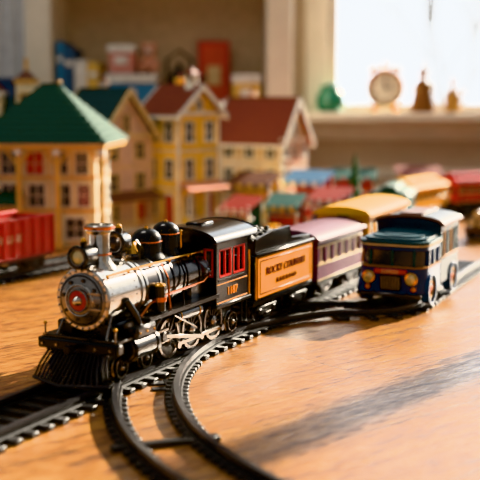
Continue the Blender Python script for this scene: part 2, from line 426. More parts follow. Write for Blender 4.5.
for r,(a,b_,z_) in enumerate((('ROCKY COUNTRY',4.85,.88),('R A I L R O A D',3.85,.55))):
    T_.text(a,z_,MAR,RT((TL/2,-2.67,b_))@Rx(90)@Matrix.Diagonal((1.05,1.0,1,1)),.03)
    T_.text(a,z_,MAR,RT((TL/2,2.67,b_))@Rz(180)@Rx(90)@Matrix.Diagonal((1.05,1.0,1,1)),.03)
T_.box(.5,7,-2.3,2.3,6.3,7.2,COAL)
for k in range(150):
    x=random.uniform(.7,6.8);y=random.uniform(-2.1,2.1); r=random.uniform(.22,.42)
    z=7.2+.55*(1-(abs(y)/2.3)**2)*random.uniform(.4,1)
    T_.T=RT((x,y,z))@Rz(random.uniform(0,90))@Rx(random.uniform(0,90)); T_.sph((0,0,0),r,COAL,(1,.8,.7),6)
    T_.T=Matrix()
T_.lathe([(0,.8),(.5,.8),(.55,.9),(.7,.9),(.85,.5),(.9,0)],(9.2,0,6.3),(0,0,1),BLK,24)
T_.box(7.1,7.3,-2.3,2.3,6.3,7.6,BLK)
p=mainp(22.3); T_.done((p[0],p[1],0),YAW,KT)

# ---------- coaches
def coach(name,Ln,Wd,body,roof,trim,pos,yaw,H=6.0,win=None,nw=6,clere=True,sc=KT):
    b=B(name); hw=Wd/2; win=win or GLS
    b.box(.1,Ln-.1,-hw+.1,hw-.1,1.95,2.35,BLKM,.05)
    bogie(b,2.3,.75,2.1); bogie(b,Ln-2.3,.75,2.1)
    b.box(-.5,.1,-.25,.25,2.0,2.3,IRON,.1)
    b.box(4,Ln-4,-.9,.9,1.2,2.0,BLKM,.1)
    b.box(.3,Ln-.3,-hw+.35,hw-.35,2.35,H-.1,win)
    for sd in (-1,1):
        y0=sd*hw;y1=sd*(hw-.25)
        b.box(0,Ln,y0,y1,2.3,3.7,body,.04); b.box(0,Ln,y0,y1,H-.65,H+.1,body,.04)
        b.box(0,Ln,sd*(hw+.06),y1,3.67,3.80,trim,.03); b.box(0,Ln,sd*(hw+.06),y1,H-.70,H-.60,trim,.03); b.box(0,Ln,sd*(hw+.06),y1,2.3,2.42,trim,.03)
        for k in range(nw+1):
            x=.02+k*(Ln-.5)/nw; b.box(x,x+.46,y0,y1,3.7,H-.6,body,.03)
            if k<nw:
                w=(Ln-.5)/nw-.46
                b.box(x+.46,x+.46+w,sd*(hw-.1),sd*(hw-.2),3.82,3.95,trim); b.box(x+.46+w/2-.04,x+.46+w/2+.04,sd*(hw-.1),sd*(hw-.2),3.82,H-.72,trim)
    for xe,s_ in ((0,1),(Ln,-1)):
        b.box(xe,xe+s_*.25,-hw,-.6,2.3,H,body); b.box(xe,xe+s_*.25,.6,hw,2.3,H,body)
        b.box(xe,xe+s_*.2,-.6,.6,2.3,H,trim); b.box(xe-s_*.04,xe,-.4,.4,3.8,5.2,win)
        for sd in (-1,1): b.box(xe-s_*.04,xe,sd*1.0,sd*(hw-.5),3.9,H-.8,win)
    o=arch(hw+.3,H,.85,14)
    b.prism(o,'yz',-.35,Ln+.35,roof)
    b.tube([(-.35,-hw-.3,H),(Ln+.35,-hw-.3,H)],.1,body); b.tube([(-.35,hw+.3,H),(Ln+.35,hw+.3,H)],.1,body)
    if clere:
        b.box(.4,Ln-.4,-.95,.95,H+.6,H+1.15,body,.05)
        b.prism(arch(1.15,H+1.1,.3,8),'yz',.1,Ln-.1,roof)
    return b.done((pos[0],pos[1],0),yaw,sc)
PUR=mat('coach_purple',(.40,.19,.29),.45,coat=.1)
PURR=mat('coach_roof_mauve',(.42,.26,.32),.5)
CRM=mat('cream_paint',(.88,.78,.60),.45)
YEL=mat('coach_yellow',(.97,.68,.06),.5); YELR=mat('roof_yellow',(.98,.72,.08),.65)
GRN=mat('forest_green',(.10,.26,.20),.45)
REDC=mat('coach_red',(.72,.13,.12),.45,coat=.1)
ORC=mat('coach_orange',(.85,.42,.14),.45)
WND=mat('window_lilac',(.50,.48,.60),.2,coat=.5)
p=mainp(35.0); coach('toy_passenger_coach',11.2,5.1,PUR,PURR,CRM,p,YAW,H=6.0,win=WND,clere=False)
p=mainp(47.4); coach('toy_passenger_coach',13.2,5.5,YEL,YELR,mat('dark_olive_trim',(.40,.30,.12),.5),p,YAW+.04,H=7.0,nw=7,clere=False)
coach('toy_passenger_coach',10.2,5.0,mat('coach_teal',(.12,.36,.40),.4),mat('roof_dark_green',(.14,.30,.24),.6),GRN,(21.0,150.6),math.radians(75),H=5.4)
coach('toy_passenger_coach',10.2,5.0,YEL,YELR,CRM,(24.7,164.0),math.radians(54),H=5.4)
coach('toy_passenger_coach',10.6,5.0,REDC,REDC,CRM,(34.6,177.0),math.radians(24),H=5.4)
coach('toy_passenger_coach',10.6,5.0,ORC,REDC,CRM,(47.2,183.4),math.radians(11),H=5.6)

# ---------- red gondola
g=B('toy_gondola_wagon'); GL=17
g.box(0,GL,-2.6,2.6,2.0,2.5,mat('gondola_dark',(.30,.07,.07),.5),.06)
bogie(g,2.8,.8,2.3); bogie(g,GL-2.8,.8,2.3)
for sd in (-1,1):
    g.box(0,GL,sd*2.4,sd*2.65,2.4,6.4,REDC,.04); g.box(-.05,GL+.05,sd*2.35,sd*2.82,6.2,6.5,REDC,.06); g.box(-.05,GL+.05,sd*2.35,sd*2.82,2.4,2.6,REDC,.06)
    k=.15
    while k<GL: g.box(k-.12,k+.12,sd*2.6,sd*2.85,2.5,6.3,REDC,.04); k+=1.52
    T=RT((GL/2,sd*2.67,4.4))@(Matrix() if sd<0 else Rz(180))@Rx(90)
    g.text('K 5 1 4 0  LINE',1.1,mat('white_letter',(.9,.86,.8),.5),T,.03)
for xe in (0,GL-.25): g.box(xe,xe+.25,-2.5,2.5,2.4,6.3,REDC,.04)
g.box(.3,GL-.3,-2.4,2.4,2.5,5.6,mat('gravel_load',(.42,.30,.22),.8,bump=.6,scale=400))
for k in range(160):
    g.T=RT((random.uniform(.6,GL-.6),random.uniform(-2.1,2.1),5.6))@Rz(random.uniform(0,90))@Rx(random.uniform(0,90)); g.sph((0,0,0),random.uniform(.3,.5),MC['gravel_load'],(1,.8,.8),6)
g.T=Matrix()
g.done((-32.4,104.8,0),math.atan2(124-104,-21.5+33),KT)

# ---------- vintage bus / tram
v=B('toy_vintage_tram_bus')
BLU=mat('bus_blue',(.09,.27,.46),.4,coat=.25); TEAL=mat('bus_teal_roof',(.08,.29,.34),.45,coat=.15)
NVY=mat('bus_navy',(.05,.17,.24),.5,coat=.05)
GLD=mat('bus_gold',(.62,.44,.22),.45,.3); BRN=mat('bus_brown_roof',(.40,.24,.16),.45)
BG=mat('bus_windshield',(.17,.24,.30),.15,coat=.3)
hw=3.1
v.box(.5,12.0,-2.4,2.4,1.2,2.0,BLKM,.1)
def rrect(x0,x1,hw,r,n=5):
    pts=[]
    for cx,cy,a0 in ((x0+r,-hw+r,180),(x1-.2,-hw+.2,270),(x1-.2,hw-.2,0),(x0+r,hw-r,90)):
        rr=r if cx==x0+r else .2
        for k in range(n+1):
            a=math.radians(a0+90*k/n); pts.append((cx+rr*math.cos(a),cy+rr*math.sin(a)))
    return pts
v.prism(rrect(0,5.4,hw,1.3),'xy',1.7,4.0,BLU)
v.prism(rrect(-.06,5.4,hw+.06,1.35),'xy',3.98,4.08,GLD)
v.prism(rrect(.35,5.3,hw-.35,1.1),'xy',4.05,5.7,BG)
v.prism(rrect(.2,5.4,hw-.05,1.2),'xy',5.5,5.95,BLU)
v.prism(rrect(-.1,5.5,hw+.15,1.4),'xy',5.93,6.05,CRM)
for j,(ins,z0,z1) in enumerate(((0,6.05,6.35),(.35,6.33,6.58),(.9,6.56,6.74),(1.6,6.72,6.82))):
    v.prism(rrect(-.1+ins,5.6,hw+.1-ins,1.4),'xy',z0,z1,TEAL)
for y in (-2.0,0,2.0): v.box(.2,.62,y-.13,y+.13,4.0,5.6,TEAL,.04)
for sd in (-1,1):
    for x in (1.6,3.2,4.9): v.box(x,x+.3,sd*(hw-.45),sd*(hw-.02),4.0,5.6,BLU,.04)
    v.cyl((-.35,sd*1.95,3.1),(.3,sd*1.95,3.1),.55,BLU); v.ring((-.35,sd*1.95,3.1),(1,0,0),.5,.1,BRS,24); v.lathe([(0,.48),(-.1,.3),(-.13,0)],(-.35,sd*1.95,3.1),(1,0,0),LENS,20)
    v.sph((-.05,sd*2.1,2.15),.25,mat('amber_lamp',(.9,.5,.15),.2),seg=10)
    for xx in (2.2,10.0):
        v.lathe([(-.5,1.25),(.35,1.25),(.35,1.42),(-.5,1.42)],(xx,sd*2.95,1.15+.8),(0,sd,0),BLU,28,True)
        r=1.15
        v.lathe([(-.3,.6),(-.3,r),(.3,r),(.38,r*.9),(.38,.6)],(xx,sd*2.75,r+.8),(0,sd,0),BLKM,28,True)
        v.lathe([(-.2,.65),(.3,.65),(.22,.5),(.4,.22),(.45,0)],(xx,sd*2.75,r+.8),(0,sd,0),ORC,22)
        v.ring((xx,sd*3.1,r+.8),(0,1,0),.68,.07,BRS,24)
        v.cyl((xx,sd*1.5,r+.8),(xx,sd*2.6,r+.8),.2,IRON)
v.box(-.22,.2,-1.0,1.0,1.9,3.3,IRON,.15)
for k in range(7): v.box(-.28,-.1,-.78+k*.26-.05,-.78+k*.26+.05,2.05,3.2,STL)
v.box(-.3,0,-1.5,1.5,3.45,3.85,mat('sign_red',(.75,.2,.12),.4),.08)
v.text('EXPRESS',.42,CRM,RT((-.32,0,3.65))@Rz(-90)@Rx(90),.03)
v.box(-.75,-.5,-3.0,3.0,1.45,1.8,GUN,.1)
for sd in (-1,1): v.box(-.6,.6,sd*1.5-.1,sd*1.5+.1,1.5,1.8,IRON)
v.box(5.5,12.2,-hw,hw,1.8,4.2,NVY,.1)
v.box(5.45,12.25,-hw-.05,hw+.05,4.2,4.3,GLD,.03)
v.box(5.8,11.9,-hw+.4,hw-.4,4.2,7.1,GLS)
for sd in (-1,1):
    for k in range(6):
        x=5.55+k*1.27; v.box(x,x+.3,sd*(hw-.3),sd*hw,4.2,7.1,GLD if k in(1,3) else TEAL,.03)
for y in (-1.5,0,1.5):
    for x in (5.55,12.0): v.box(x,x+.18,y-.12,y+.12,4.2,7.1,BLU)
v.box(5.5,12.2,-hw,hw,6.6,7.35,NVY,.05)
o=arch(hw+.25,7.35,.75,12); v.prism(o,'yz',5.2,12.6,NVY); v.box(6,11.8,-1.1,1.1,7.95,8.3,BRN,.1)
v.tube([(5.2,y,z) for y,z in o],.14,BRN); v.tube([(5.2,-hw-.25,7.35),(12.6,-hw-.25,7.35)],.14,BRN)
v.done((14.0,97.7,0),math.radians(65),1.04)

# ---------- houses
ROOFG=mat('roof_green_shingle',(.11,.28,.23),.6,bump=.3,scale=300)
ROOFT=mat('roof_teal_shingle',(.13,.25,.26),.6,bump=.3,scale=300)
ROOFR=mat('roof_brick_shingle',(.52,.28,.24),.6,bump=.3,scale=300)
ROOFB=mat('roof_brown_shingle',(.42,.27,.22),.6,bump=.3,scale=300)
WCR=mat('wall_cream_paint',(.92,.87,.74),.6); WYE=mat('wall_yellow_paint',(.96,.79,.32),.6); WPK=mat('wall_pink_paint',(.86,.75,.69),.6)
WTN=mat('wall_tan_paint',(.88,.80,.68),.6); TRM=mat('white_trim_paint',(.94,.93,.89),.5); TRO=mat('ochre_trim_paint',(.88,.70,.40),.5)
WIN=mat('toy_window_glass',(.24,.28,.33),.15,coat=.6); WRED=mat('red_door_paint',(.74,.12,.09),.45)
def window(b,u,z,w,h,fr=None,pane=None,mull=True):
    fr=fr or TRM; pane=pane or WIN
    b.box(u-w/2,u+w/2,-.02,.06,z,z+h,pane)
    f=.22
    b.box(u-w/2-f,u-w/2,-.02,.2,z-f,z+h+f,fr); b.box(u+w/2,u+w/2+f,-.02,.2,z-f,z+h+f,fr)
    b.box(u-w/2-f,u+w/2+f,-.02,.22,z+h,z+h+f,fr); b.box(u-w/2-f-.1,u+w/2+f+.1,-.02,.34,z-f,z,fr)
    if mull:
        b.box(u-.06,u+.06,.03,.13,z,z+h,fr); b.box(u-w/2,u+w/2,.03,.13,z+h*.5-.06,z+h*.5+.06,fr)
def face(b,kind,Lx,Wy):
    if kind=='front': b.T=RT((0,-Wy/2,0))@Rz(180)
    if kind=='back': b.T=RT((0,Wy/2,0))
    if kind=='right': b.T=RT((Lx/2,0,0))@Rz(-90)
    if kind=='left': b.T=RT((-Lx/2,0,0))@Rz(90)
def gable_roof(b,Lx,Wy,z0,h,ov,m,trim,rows=7):
    hl=Lx/2+ov; hw=Wy/2+ov; sl=h/(Wy/2); ze=z0-ov*sl
    for sd in (-1,1):
        for r in range(rows):
            t0=r/rows;t1=(r+1)/rows+.02
            ya=sd*hw*(1-t0); yb=sd*hw*max(0,(1-t1)); za=ze+(h+ov*sl)*t0; zb=ze+(h+ov*sl)*min(1,t1)
            b.quadslab((-hl,ya,za+.45),(hl,ya,za+.45),(hl,yb,zb+.28),(-hl,yb,zb+.28),.35,m)
        for sx in (-1,1):
            x=sx*(hl); b.quadslab((x,sd*(hw+.1),ze+.5),(x+sx*.3,sd*(hw+.1),ze+.5),(x+sx*.3,0,z0+h+.5),(x,0,z0+h+.5),.95,trim)
        b.box(-hl,hl,sd*hw,sd*(hw+.18),ze-.2,ze+.35,trim)
    b.box(-hl,hl,-.2,.2,z0+h+.15,z0+h+.5,m)
    for sx in (-1,1): b.prism([(-Wy/2,z0),(Wy/2,z0),(0,z0+h)],'yz',sx*(Lx/2-.3),sx*Lx/2,b.wall)
def chimney(b,x,y,z0,z1,m):
    b.box(x-.6,x+.6,y-.5,y+.5,z0,z1,m,.05); b.box(x-.75,x+.75,y-.65,y+.65,z1-.35,z1,m,.05); b.cyl((x,y,z1),(x,y,z1+.7),.28,ROOFR,seg=12)
def corner_boards(b,Lx,Wy,z1,m):
    for sx in (-1,1):
        for sy in (-1,1): b.box(sx*(Lx/2-.3),sx*(Lx/2+.1),sy*(Wy/2-.3),sy*(Wy/2+.1),0,z1,m)
def porch(b,u0,u1,dep,z,roof,postm):
    b.box(u0,u1,0,dep,0,.5,TRM,.05)
    b.quadslab((u0-.3,-.05,z+1.3),(u1+.3,-.05,z+1.3),(u1+.3,dep+.5,z+.25),(u0-.3,dep+.5,z+.25),.25,roof)
    n=3
    for k in range(n):
        x=u0+.25+(u1-u0-.5)*k/(n-1); b.box(x-.16,x+.16,dep-.4,dep-.1,.5,z+.2,postm)
    b.box(u0,u1,dep-.32,dep-.18,1.6,1.75,postm)
    k=u0+.3
    while k<u1: b.box(k-.05,k+.05,dep-.3,dep-.2,.5,1.6,postm); k+=.45

a=B('toy_station_building'); a.wall=WCR; AL,AW=13.5,9.0
a.box(-AL/2-1.5,AL/2+1.5,-AW/2-3.2,AW/2+.6,0,.5,mat('platform_tan',(.66,.52,.36),.7),.05)
a.box(-AL/2,AL/2,-AW/2,AW/2,.5,13.4,WCR)
for z in (4.8,9.2): a.box(-AL/2-.08,AL/2+.08,-AW/2-.08,AW/2+.08,z,z+.4,TRO)
hx,hy=AL/2+2.2,AW/2+3.6; rx=1.2; rz=21.3
a.box(-hx+.3,hx-.3,-hy+.3,hy-.6,13.2,13.8,TRO,.05)
a.box(-hx+.1,hx-.1,-hy+.1,hy-.4,13.75,14.0,TRM,.03)
rows=10
for r in range(rows):
    t0=r/rows;t1=min(1,(r+1)/rows+.015)
    def cc(t): return (hx+(rx-hx)*t,hy*(1-t)+.02,13.95+(rz-13.95)*t)
    x0,y0,z0=cc(t0);x1,y1,z1=cc(t1)
    z0+=.25
    vs=[(-x0,-y0,z0),(x0,-y0,z0),(x0,y0,z0),(-x0,y0,z0),(-x1,-y1,z1),(x1,-y1,z1),(x1,y1,z1),(-x1,y1,z1),(-x0,-y0,z0-.3),(x0,-y0,z0-.3),(x0,y0,z0-.3),(-x0,y0,z0-.3)]
    a.add(vs,[(0,1,5,4),(1,2,6,5),(2,3,7,6),(3,0,4,7),(4,5,6,7),(8,9,1,0),(9,10,2,1),(10,11,3,2),(11,8,0,3),(11,10,9,8)],ROOFG)
a.box(-rx-.1,rx+.1,-.15,.15,rz,rz+.25,ROOFG); a.sph((rx,0,rz+.4),.3,TRO,seg=10)
for x in (-hx+.8,-2.6,2.4,hx-.8):
    a.box(x-.3,x+.3,-hy+.5,-hy+1.1,.5,13.3,TRO,.06); a.box(x-.45,x+.45,-hy+.35,-hy+1.25,.5,1.2,TRO,.05); a.box(x-.45,x+.45,-hy+.35,-hy+1.25,12.4,13.3,TRM,.05)
    for s_ in (-1,1): a.tube([(x,-hy+.8,10.8),(x+s_*1.6,-hy+.8,13.1)],.15,TRO,6)
face(a,'front',AL,AW)
window(a,4.6,9.8,2.0,2.8); window(a,1.2,9.8,2.2,2.8,pane=WRED); window(a,-2.2,9.8,1.8,2.8); window(a,-5.0,9.8,1.4,2.8)
window(a,4.6,5.6,2.0,2.8); window(a,1.0,5.6,2.0,2.8); window(a,-2.4,5.6,2.0,2.8); window(a,-5.2,5.6,1.4,2.8)
a.box(-1,1,0,.2,.5,4.2,WRED,.05); window(a,-4,1.4,2.4,2.6); window(a,4,1.4,2.4,2.6)
face(a,'right',AL,AW)
for z in (1.4,5.6,9.8):
    for u in (-2.4,1.8): window(a,u,z,1.6,2.6)
a.T=Matrix()
a.quadslab((-hx+.3,-AW/2-.1,7.6),(-2.8,-AW/2-.1,7.6),(-2.8,-AW/2-2.6,6.2),(-hx+.3,-AW/2-2.6,6.2),.3,ROOFG)
a.box(-hx+.5,-3,-AW/2-2.4,-AW/2,5.9,6.15,TRO)
a.done((-25.2,143.4,0),math.radians(-4))

t=B('toy_town_hall'); t.wall=WCR
t.box(-7,7,-4,4,0,16,WCR); gable_roof(t,14,8,16,3.2,.8,ROOFT,TRM)
t.box(-4.6,-1.4,-3.9,-.7,0,20.5,WCR); t.box(-5,-1,-4.3,-.3,19.9,20.5,TRM,.05)
t.lathe([(0,2.7),(1.8,.4),(2.0,0)],(-3,-2.3,20.5),(0,0,1),ROOFB,4)
t.box(.9,3.7,-3.8,-1.0,16,22.3,WCR); t.box(.6,4.0,-4.1,-.7,21.8,22.3,TRO,.05); t.lathe([(0,2.1),(1.4,.5),(1.6,0)],(2.3,-2.4,22.3),(0,0,1),ROOFB,4); t.cyl((2.3,-2.4,23.6),(2.3,-2.4,25.6),.3,TRO)
t.T=RT((0,-4,0))@Rz(180)
for z in (11,16.8): window(t,2.9,z,1.2,2.4)
window(t,-2.3,17.2,1.2,3,fr=TRO)
for u in (-5,0,5.2): window(t,u,6,1.4,2.4)
t.T=Matrix(); t.done((-35.2,168.5,0),0)

def house(name,cx,cy,yaw,Lx,Wy,hwl,hr,wall,roof,trim,nf=2,fl=3,porchf=None,porchr=None,chim=True,cupola=False):
    b=B(name); b.wall=wall
    b.box(-Lx/2-.4,Lx/2+.4,-Wy/2-.4,Wy/2+.4,0,.4,TRM)
    b.box(-Lx/2,Lx/2,-Wy/2,Wy/2,.4,hwl,wall)
    gable_roof(b,Lx,Wy,hwl,hr,.9,roof,trim)
    corner_boards(b,Lx,Wy,hwl-.2,trim)
    fh=(hwl-.6)/fl
    for f in range(1,fl): b.box(-Lx/2-.1,Lx/2+.1,-Wy/2-.1,Wy/2+.1,.4+f*fh-.15,.4+f*fh+.15,trim)
    for kind,len_ in (('front',Lx),('right',Wy),('left',Wy),('back',Lx)):
        face(b,kind,Lx,Wy)
        for f in range(fl):
            for k in range(nf):
                u=-len_/2+len_*(k+.5)/nf
                if f==0 and k==0:
                    b.box(u-.8,u+.8,0,.15,.4,.4+fh*.8,WRED,.03); b.box(u-1,u-.8,0,.25,.4,.4+fh*.85,trim); b.box(u+.8,u+1,0,.25,.4,.4+fh*.85,trim); b.box(u-1,u+1,0,.25,.4+fh*.8,.4+fh*.88,trim)
                else: window(b,u,.4+f*fh+fh*.25,min(1.7,len_/nf-1.2),fh*.52,fr=trim)
        if kind in('left','right'):
            window(b,0,hwl+.5,1.1,hr*.36,fr=trim)
            b.box(-len_/2-.5,len_/2+.5,0,.4,hwl-.5,hwl+.1,trim)
        if kind=='right' and porchr: porch(b,-len_/2+.3,len_/2-.3,2.2,porchr[0],porchr[1],trim)
        if kind=='front' and porchf: porch(b,-len_/2+.3,len_/2-.3,2.0,porchf[0],porchf[1],trim)
    b.T=Matrix()
    if chim: chimney(b,-Lx*.25,Wy*.2,hwl+hr*.3,hwl+hr+1.4,wall)
    if cupola:
        x=Lx*.32; z=hwl+hr
        b.box(x-.8,x+.8,-.8,.8,z-.6,z+.7,trim,.05)
        for sx in(-1,1):
            for sy in(-1,1): b.box(x+sx*.6-.12,x+sx*.6+.12,sy*.6-.12,sy*.6+.12,z+.7,z+1.9,trim)
        b.lathe([(0,.28),(.1,.26),(.5,.1),(.55,0)],(x,0,z+.9),(0,0,1),BRS,12)
        b.lathe([(0,1.3),(.8,.4),(1.3,0)],(x,0,z+1.9),(0,0,1),roof,4)
    return b.done((cx,cy,0),math.radians(yaw))
house('toy_victorian_house',-20.3,161.0,-42,9.5,10.5,14.2,6.4,WPK,ROOFT,CRM,nf=2,fl=3,porchr=(4.6,ROOFB),chim=True)
house('toy_yellow_townhouse',-9.1,166.0,-42,7.6,8.8,17.4,3.8,WYE,ROOFR,TRM,nf=2,fl=3,porchr=(5.6,mat('porch_roof_pink',(.86,.60,.50),.5)),cupola=True,chim=True)
house('toy_brick_roof_house',3.9,184,-33,12.5,8.4,12.8,6.4,WTN,ROOFR,TRM,nf=3,fl=3,porchf=(4.2,ROOFB))
house('toy_brick_roof_house',-6.5,192.5,-33,6,6,14.5,4,WTN,ROOFR,TRM,nf=2,fl=3)

def stall(cx,cy,yaw,c1,c2,wallc,w=7,d=4.5,h=5.2):
    b=B('toy_market_stall')
    b.box(-w/2,w/2,-d/2,d/2,0,.35,WTN)
    b.box(-w/2+.2,w/2-.2,d/2-.4,d/2,.3,h+.8,wallc)
    b.box(-w/2+.2,w/2-.2,-d/2+.6,-d/2+1.4,.3,2.0,wallc,.05); b.box(-w/2,w/2,-d/2+.4,-d/2+1.6,2.0,2.2,TRM,.04)
    for sx in(-1,1):
        for sy in (-1,1): b.box(sx*(w/2-.2)-.13,sx*(w/2-.2)+.13,sy*(d/2-.2)-.13,sy*(d/2-.2)+.13,.3,h+.4,TRM)
    n=8
    for k in range(n):
        x0=-w/2-.3+(w+.6)*k/n;x1=-w/2-.3+(w+.6)*(k+1)/n
        b.quadslab((x0,d/2,h+1.6),(x1,d/2,h+1.6),(x1,-d/2-.8,h),(x0,-d/2-.8,h),.18,c1); b.box(x0,x1,-d/2-.85,-d/2-.75,h-.8,h,c1 if k%2 else c2)
    cs=[RED,YEL,GRN,ORC,BLU]
    for k in range(26): b.sph((random.uniform(-w/2+.4,w/2-.4),random.uniform(-d/2+.6,-d/2+1.4),2.45),random.uniform(.25,.36),random.choice(cs),seg=8)
    b.done((cx,cy,0),math.radians(yaw))
AB=mat('awning_blue',(.30,.50,.66),.6); AR=mat('awning_red',(.62,.20,.17),.6); AY=mat('awning_yellow',(.88,.72,.40),.6); AG=mat('awning_teal',(.18,.38,.36),.6)
stall(11.2,173.5,-28,AB,TRM,WRED,h=6.2); stall(2.4,169.0,-25,ROOFB,AY,WYE,h=6.2); stall(14.2,164.0,-20,AR,TRM,AB,w=5.5,h=4.2); stall(0.4,156.8,-30,AR,TRM,AG,w=4.6,h=3.6)
stall(7.0,161.0,-20,AG,AY,WRED,w=5,h=3.6)
stall(21,197,-10,AG,AR,WRED,w=8,h=5); stall(33,197,0,ROOFR,AY,WTN,w=8,h=5.4)

def ttree(x,y,h,r):
    b=B('toy_conifer_tree'); b.cyl((0,0,0),(0,0,h*.3),.35,BRN); b.lathe([(0,1.2),(.2,1.1),(.2,0)],(0,0,0),(0,0,1),GRN,14)
    m=mat('toy_foliage',(.10,.32,.14),.8,bump=.8,scale=300)
    for k in range(4):
        z=h*(.18+.2*k); b.lathe([(0,0),(-.1,r*(1-.2*k)),(h*.3,.12),(h*.31,0)],(0,0,z),(0,0,1),m,14)
    b.done((x,y,0))
ttree(19.2,178,9.5,1.7)
def crate(x,y,c,w=1.6):
    b=B('toy_crate')
    b.box(-w/2,w/2,-w/2,w/2,0,w*.9,c,.06)
    for s_ in (-1,1):
        for z in (.1,w*.9-.35): b.box(-w/2-.08,w/2+.08,s_*w/2,s_*(w/2+.1),z,z+.25,TRO); b.box(s_*w/2,s_*(w/2+.1),-w/2-.08,w/2+.08,z,z+.25,TRO)
    b.done((x,y,0),random.uniform(0,1))
for x,y,c in ((-8.4,150.5,RED),(-5.6,154,BLU),(-11.4,149,WCR),(-2.8,151,ORC),(4.8,152,YEL)): crate(x,y,c)

fl=B('toy_flatbed_wagon')
fl.box(0,9,-2.4,2.4,2.0,2.5,BRN,.06); bogie(fl,2,.75,2.0); bogie(fl,7,.75,2.0)
for (y,z) in ((-1.4,3.2),(0,3.2),(1.4,3.2),(-.7,4.35),(.7,4.35)): fl.cyl((.4,y,z),(8.6,y,z),.66,BRN,seg=14); fl.cyl((.35,y,z),(.4,y,z),.55,CRM,seg=14)
for x in (1,8):
    for sd in (-1,1): fl.box(x-.12,x+.12,sd*2.2,sd*2.4,2.5,5.2,BLKM)
fl.done((33.2,146,-.8),math.radians(60))

# ---------- table
def wood():
    m=bpy.data.materials.new('oak_tabletop'); m.use_nodes=True; nt=m.node_tree; b=nt.nodes['Principled BSDF']
    N=nt.nodes.new; K=nt.links.new
    tc=N('ShaderNodeTexCoord'); mp=N('ShaderNodeMapping'); mp.inputs['Rotation'].default_value=(0,0,math.radians(-40))
    K(tc.outputs['Object'],mp.inputs['Vector'])
    br=N('ShaderNodeTexBrick'); br.inputs['Scale'].default_value=1; br.inputs['Brick Width'].default_value=1.1; br.inputs['Row Height'].default_value=.085
    br.inputs['Mortar Size'].default_value=.0009; br.inputs['Mortar Smooth'].default_value=.2; br.inputs['Color1'].default_value=(.3,.3,.3,1); br.inputs['Color2'].default_value=(.7,.7,.7,1); br.inputs['Mortar'].default_value=(0,0,0,1)
    K(mp.outputs['Vector'],br.inputs['Vector'])
    ad=N('ShaderNodeVectorMath'); ad.operation='MULTIPLY_ADD'; ad.inputs[1].default_value=(3,3,3)
    K(br.outputs['Color'],ad.inputs[0]); K(mp.outputs['Vector'],ad.inputs[2])
    # long figure
    st=N('ShaderNodeMapping'); st.inputs['Scale'].default_value=(9,95,9); K(ad.outputs['Vector'],st.inputs['Vector'])
    n1=N('ShaderNodeTexNoise'); n1.inputs['Scale'].default_value=1; n1.inputs['Detail'].default_value=8; n1.inputs['Roughness'].default_value=.7; n1.inputs['Distortion'].default_value=.6; K(st.outputs['Vector'],n1.inputs['Vector'])
    # pores: short dark flecks
    st2=N('ShaderNodeMapping'); st2.inputs['Scale'].default_value=(70,480,70); K(ad.outputs['Vector'],st2.inputs['Vector'])
    n2=N('ShaderNodeTexNoise'); n2.inputs['Scale'].default_value=1; n2.inputs['Detail'].default_value=2; K(st2.outputs['Vector'],n2.inputs['Vector'])
    mx=N('ShaderNodeMath'); mx.operation='MULTIPLY_ADD'; mx.inputs[1].default_value=.45; K(n2.outputs['Fac'],mx.inputs[0])
    m2=N('ShaderNodeMath'); m2.operation='MULTIPLY'; m2.inputs[1].default_value=.55; K(n1.outputs['Fac'],m2.inputs[0]); K(m2.outputs[0],mx.inputs[2])
    r=N('ShaderNodeValToRGB'); e=r.color_ramp.elements; e[0].position=.40; e[0].color=lin((.34,.19,.09))+(1,); e[1].position=.60; e[1].color=lin((.80,.60,.36))+(1,)
    x=e.new(.49); x.color=lin((.62,.41,.21))+(1,)
    K(mx.outputs[0],r.inputs['Fac'])
    mm=N('ShaderNodeMix'); mm.data_type='RGBA'; mm.blend_type='MULTIPLY'; mm.inputs[0].default_value=.85
    K(r.outputs['Color'],mm.inputs[6])
    r3=N('ShaderNodeValToRGB'); r3.color_ramp.elements[0].color=(.2,.15,.1,1); r3.color_ramp.elements[1].position=.28; r3.color_ramp.elements[1].color=(.85,.84,.82,1); q=r3.color_ramp.elements.new(.7); q.color=(1.08,1.05,1.0,1)
    K(br.outputs['Color'],r3.inputs['Fac']); K(r3.outputs['Color'],mm.inputs[7]); K(mm.outputs[2],b.inputs['Base Color'])
    rr=N('ShaderNodeMapRange'); rr.inputs[1].default_value=.40; rr.inputs[2].default_value=.60; rr.inputs[3].default_value=.5; rr.inputs[4].default_value=.22; K(mx.outputs[0],rr.inputs[0]); K(rr.outputs[0],b.inputs['Roughness'])
    b.inputs['Coat Weight'].default_value=.35; b.inputs['Coat Roughness'].default_value=.2
    bp=N('ShaderNodeBump'); bp.inputs['Strength'].default_value=.9; bp.inputs['Distance'].default_value=.0012; K(mx.outputs[0],bp.inputs['Height']); K(bp.outputs['Normal'],b.inputs['Normal']); K(bp.outputs['Normal'],b.inputs['Coat Normal'])
    return m
WD=wood()
tb=B('wooden_table')
tb.box(-85,85,24,201,-3.2,0,WD,.4)
tb.box(-78,78,30,195,-11,-3.2,BRN,.3)
for x in (-76,76):
    for y in (32,193): tb.box(x-4,x+4,y-4,y+4,-75,-3.2,BRN,.4)
tb.done()

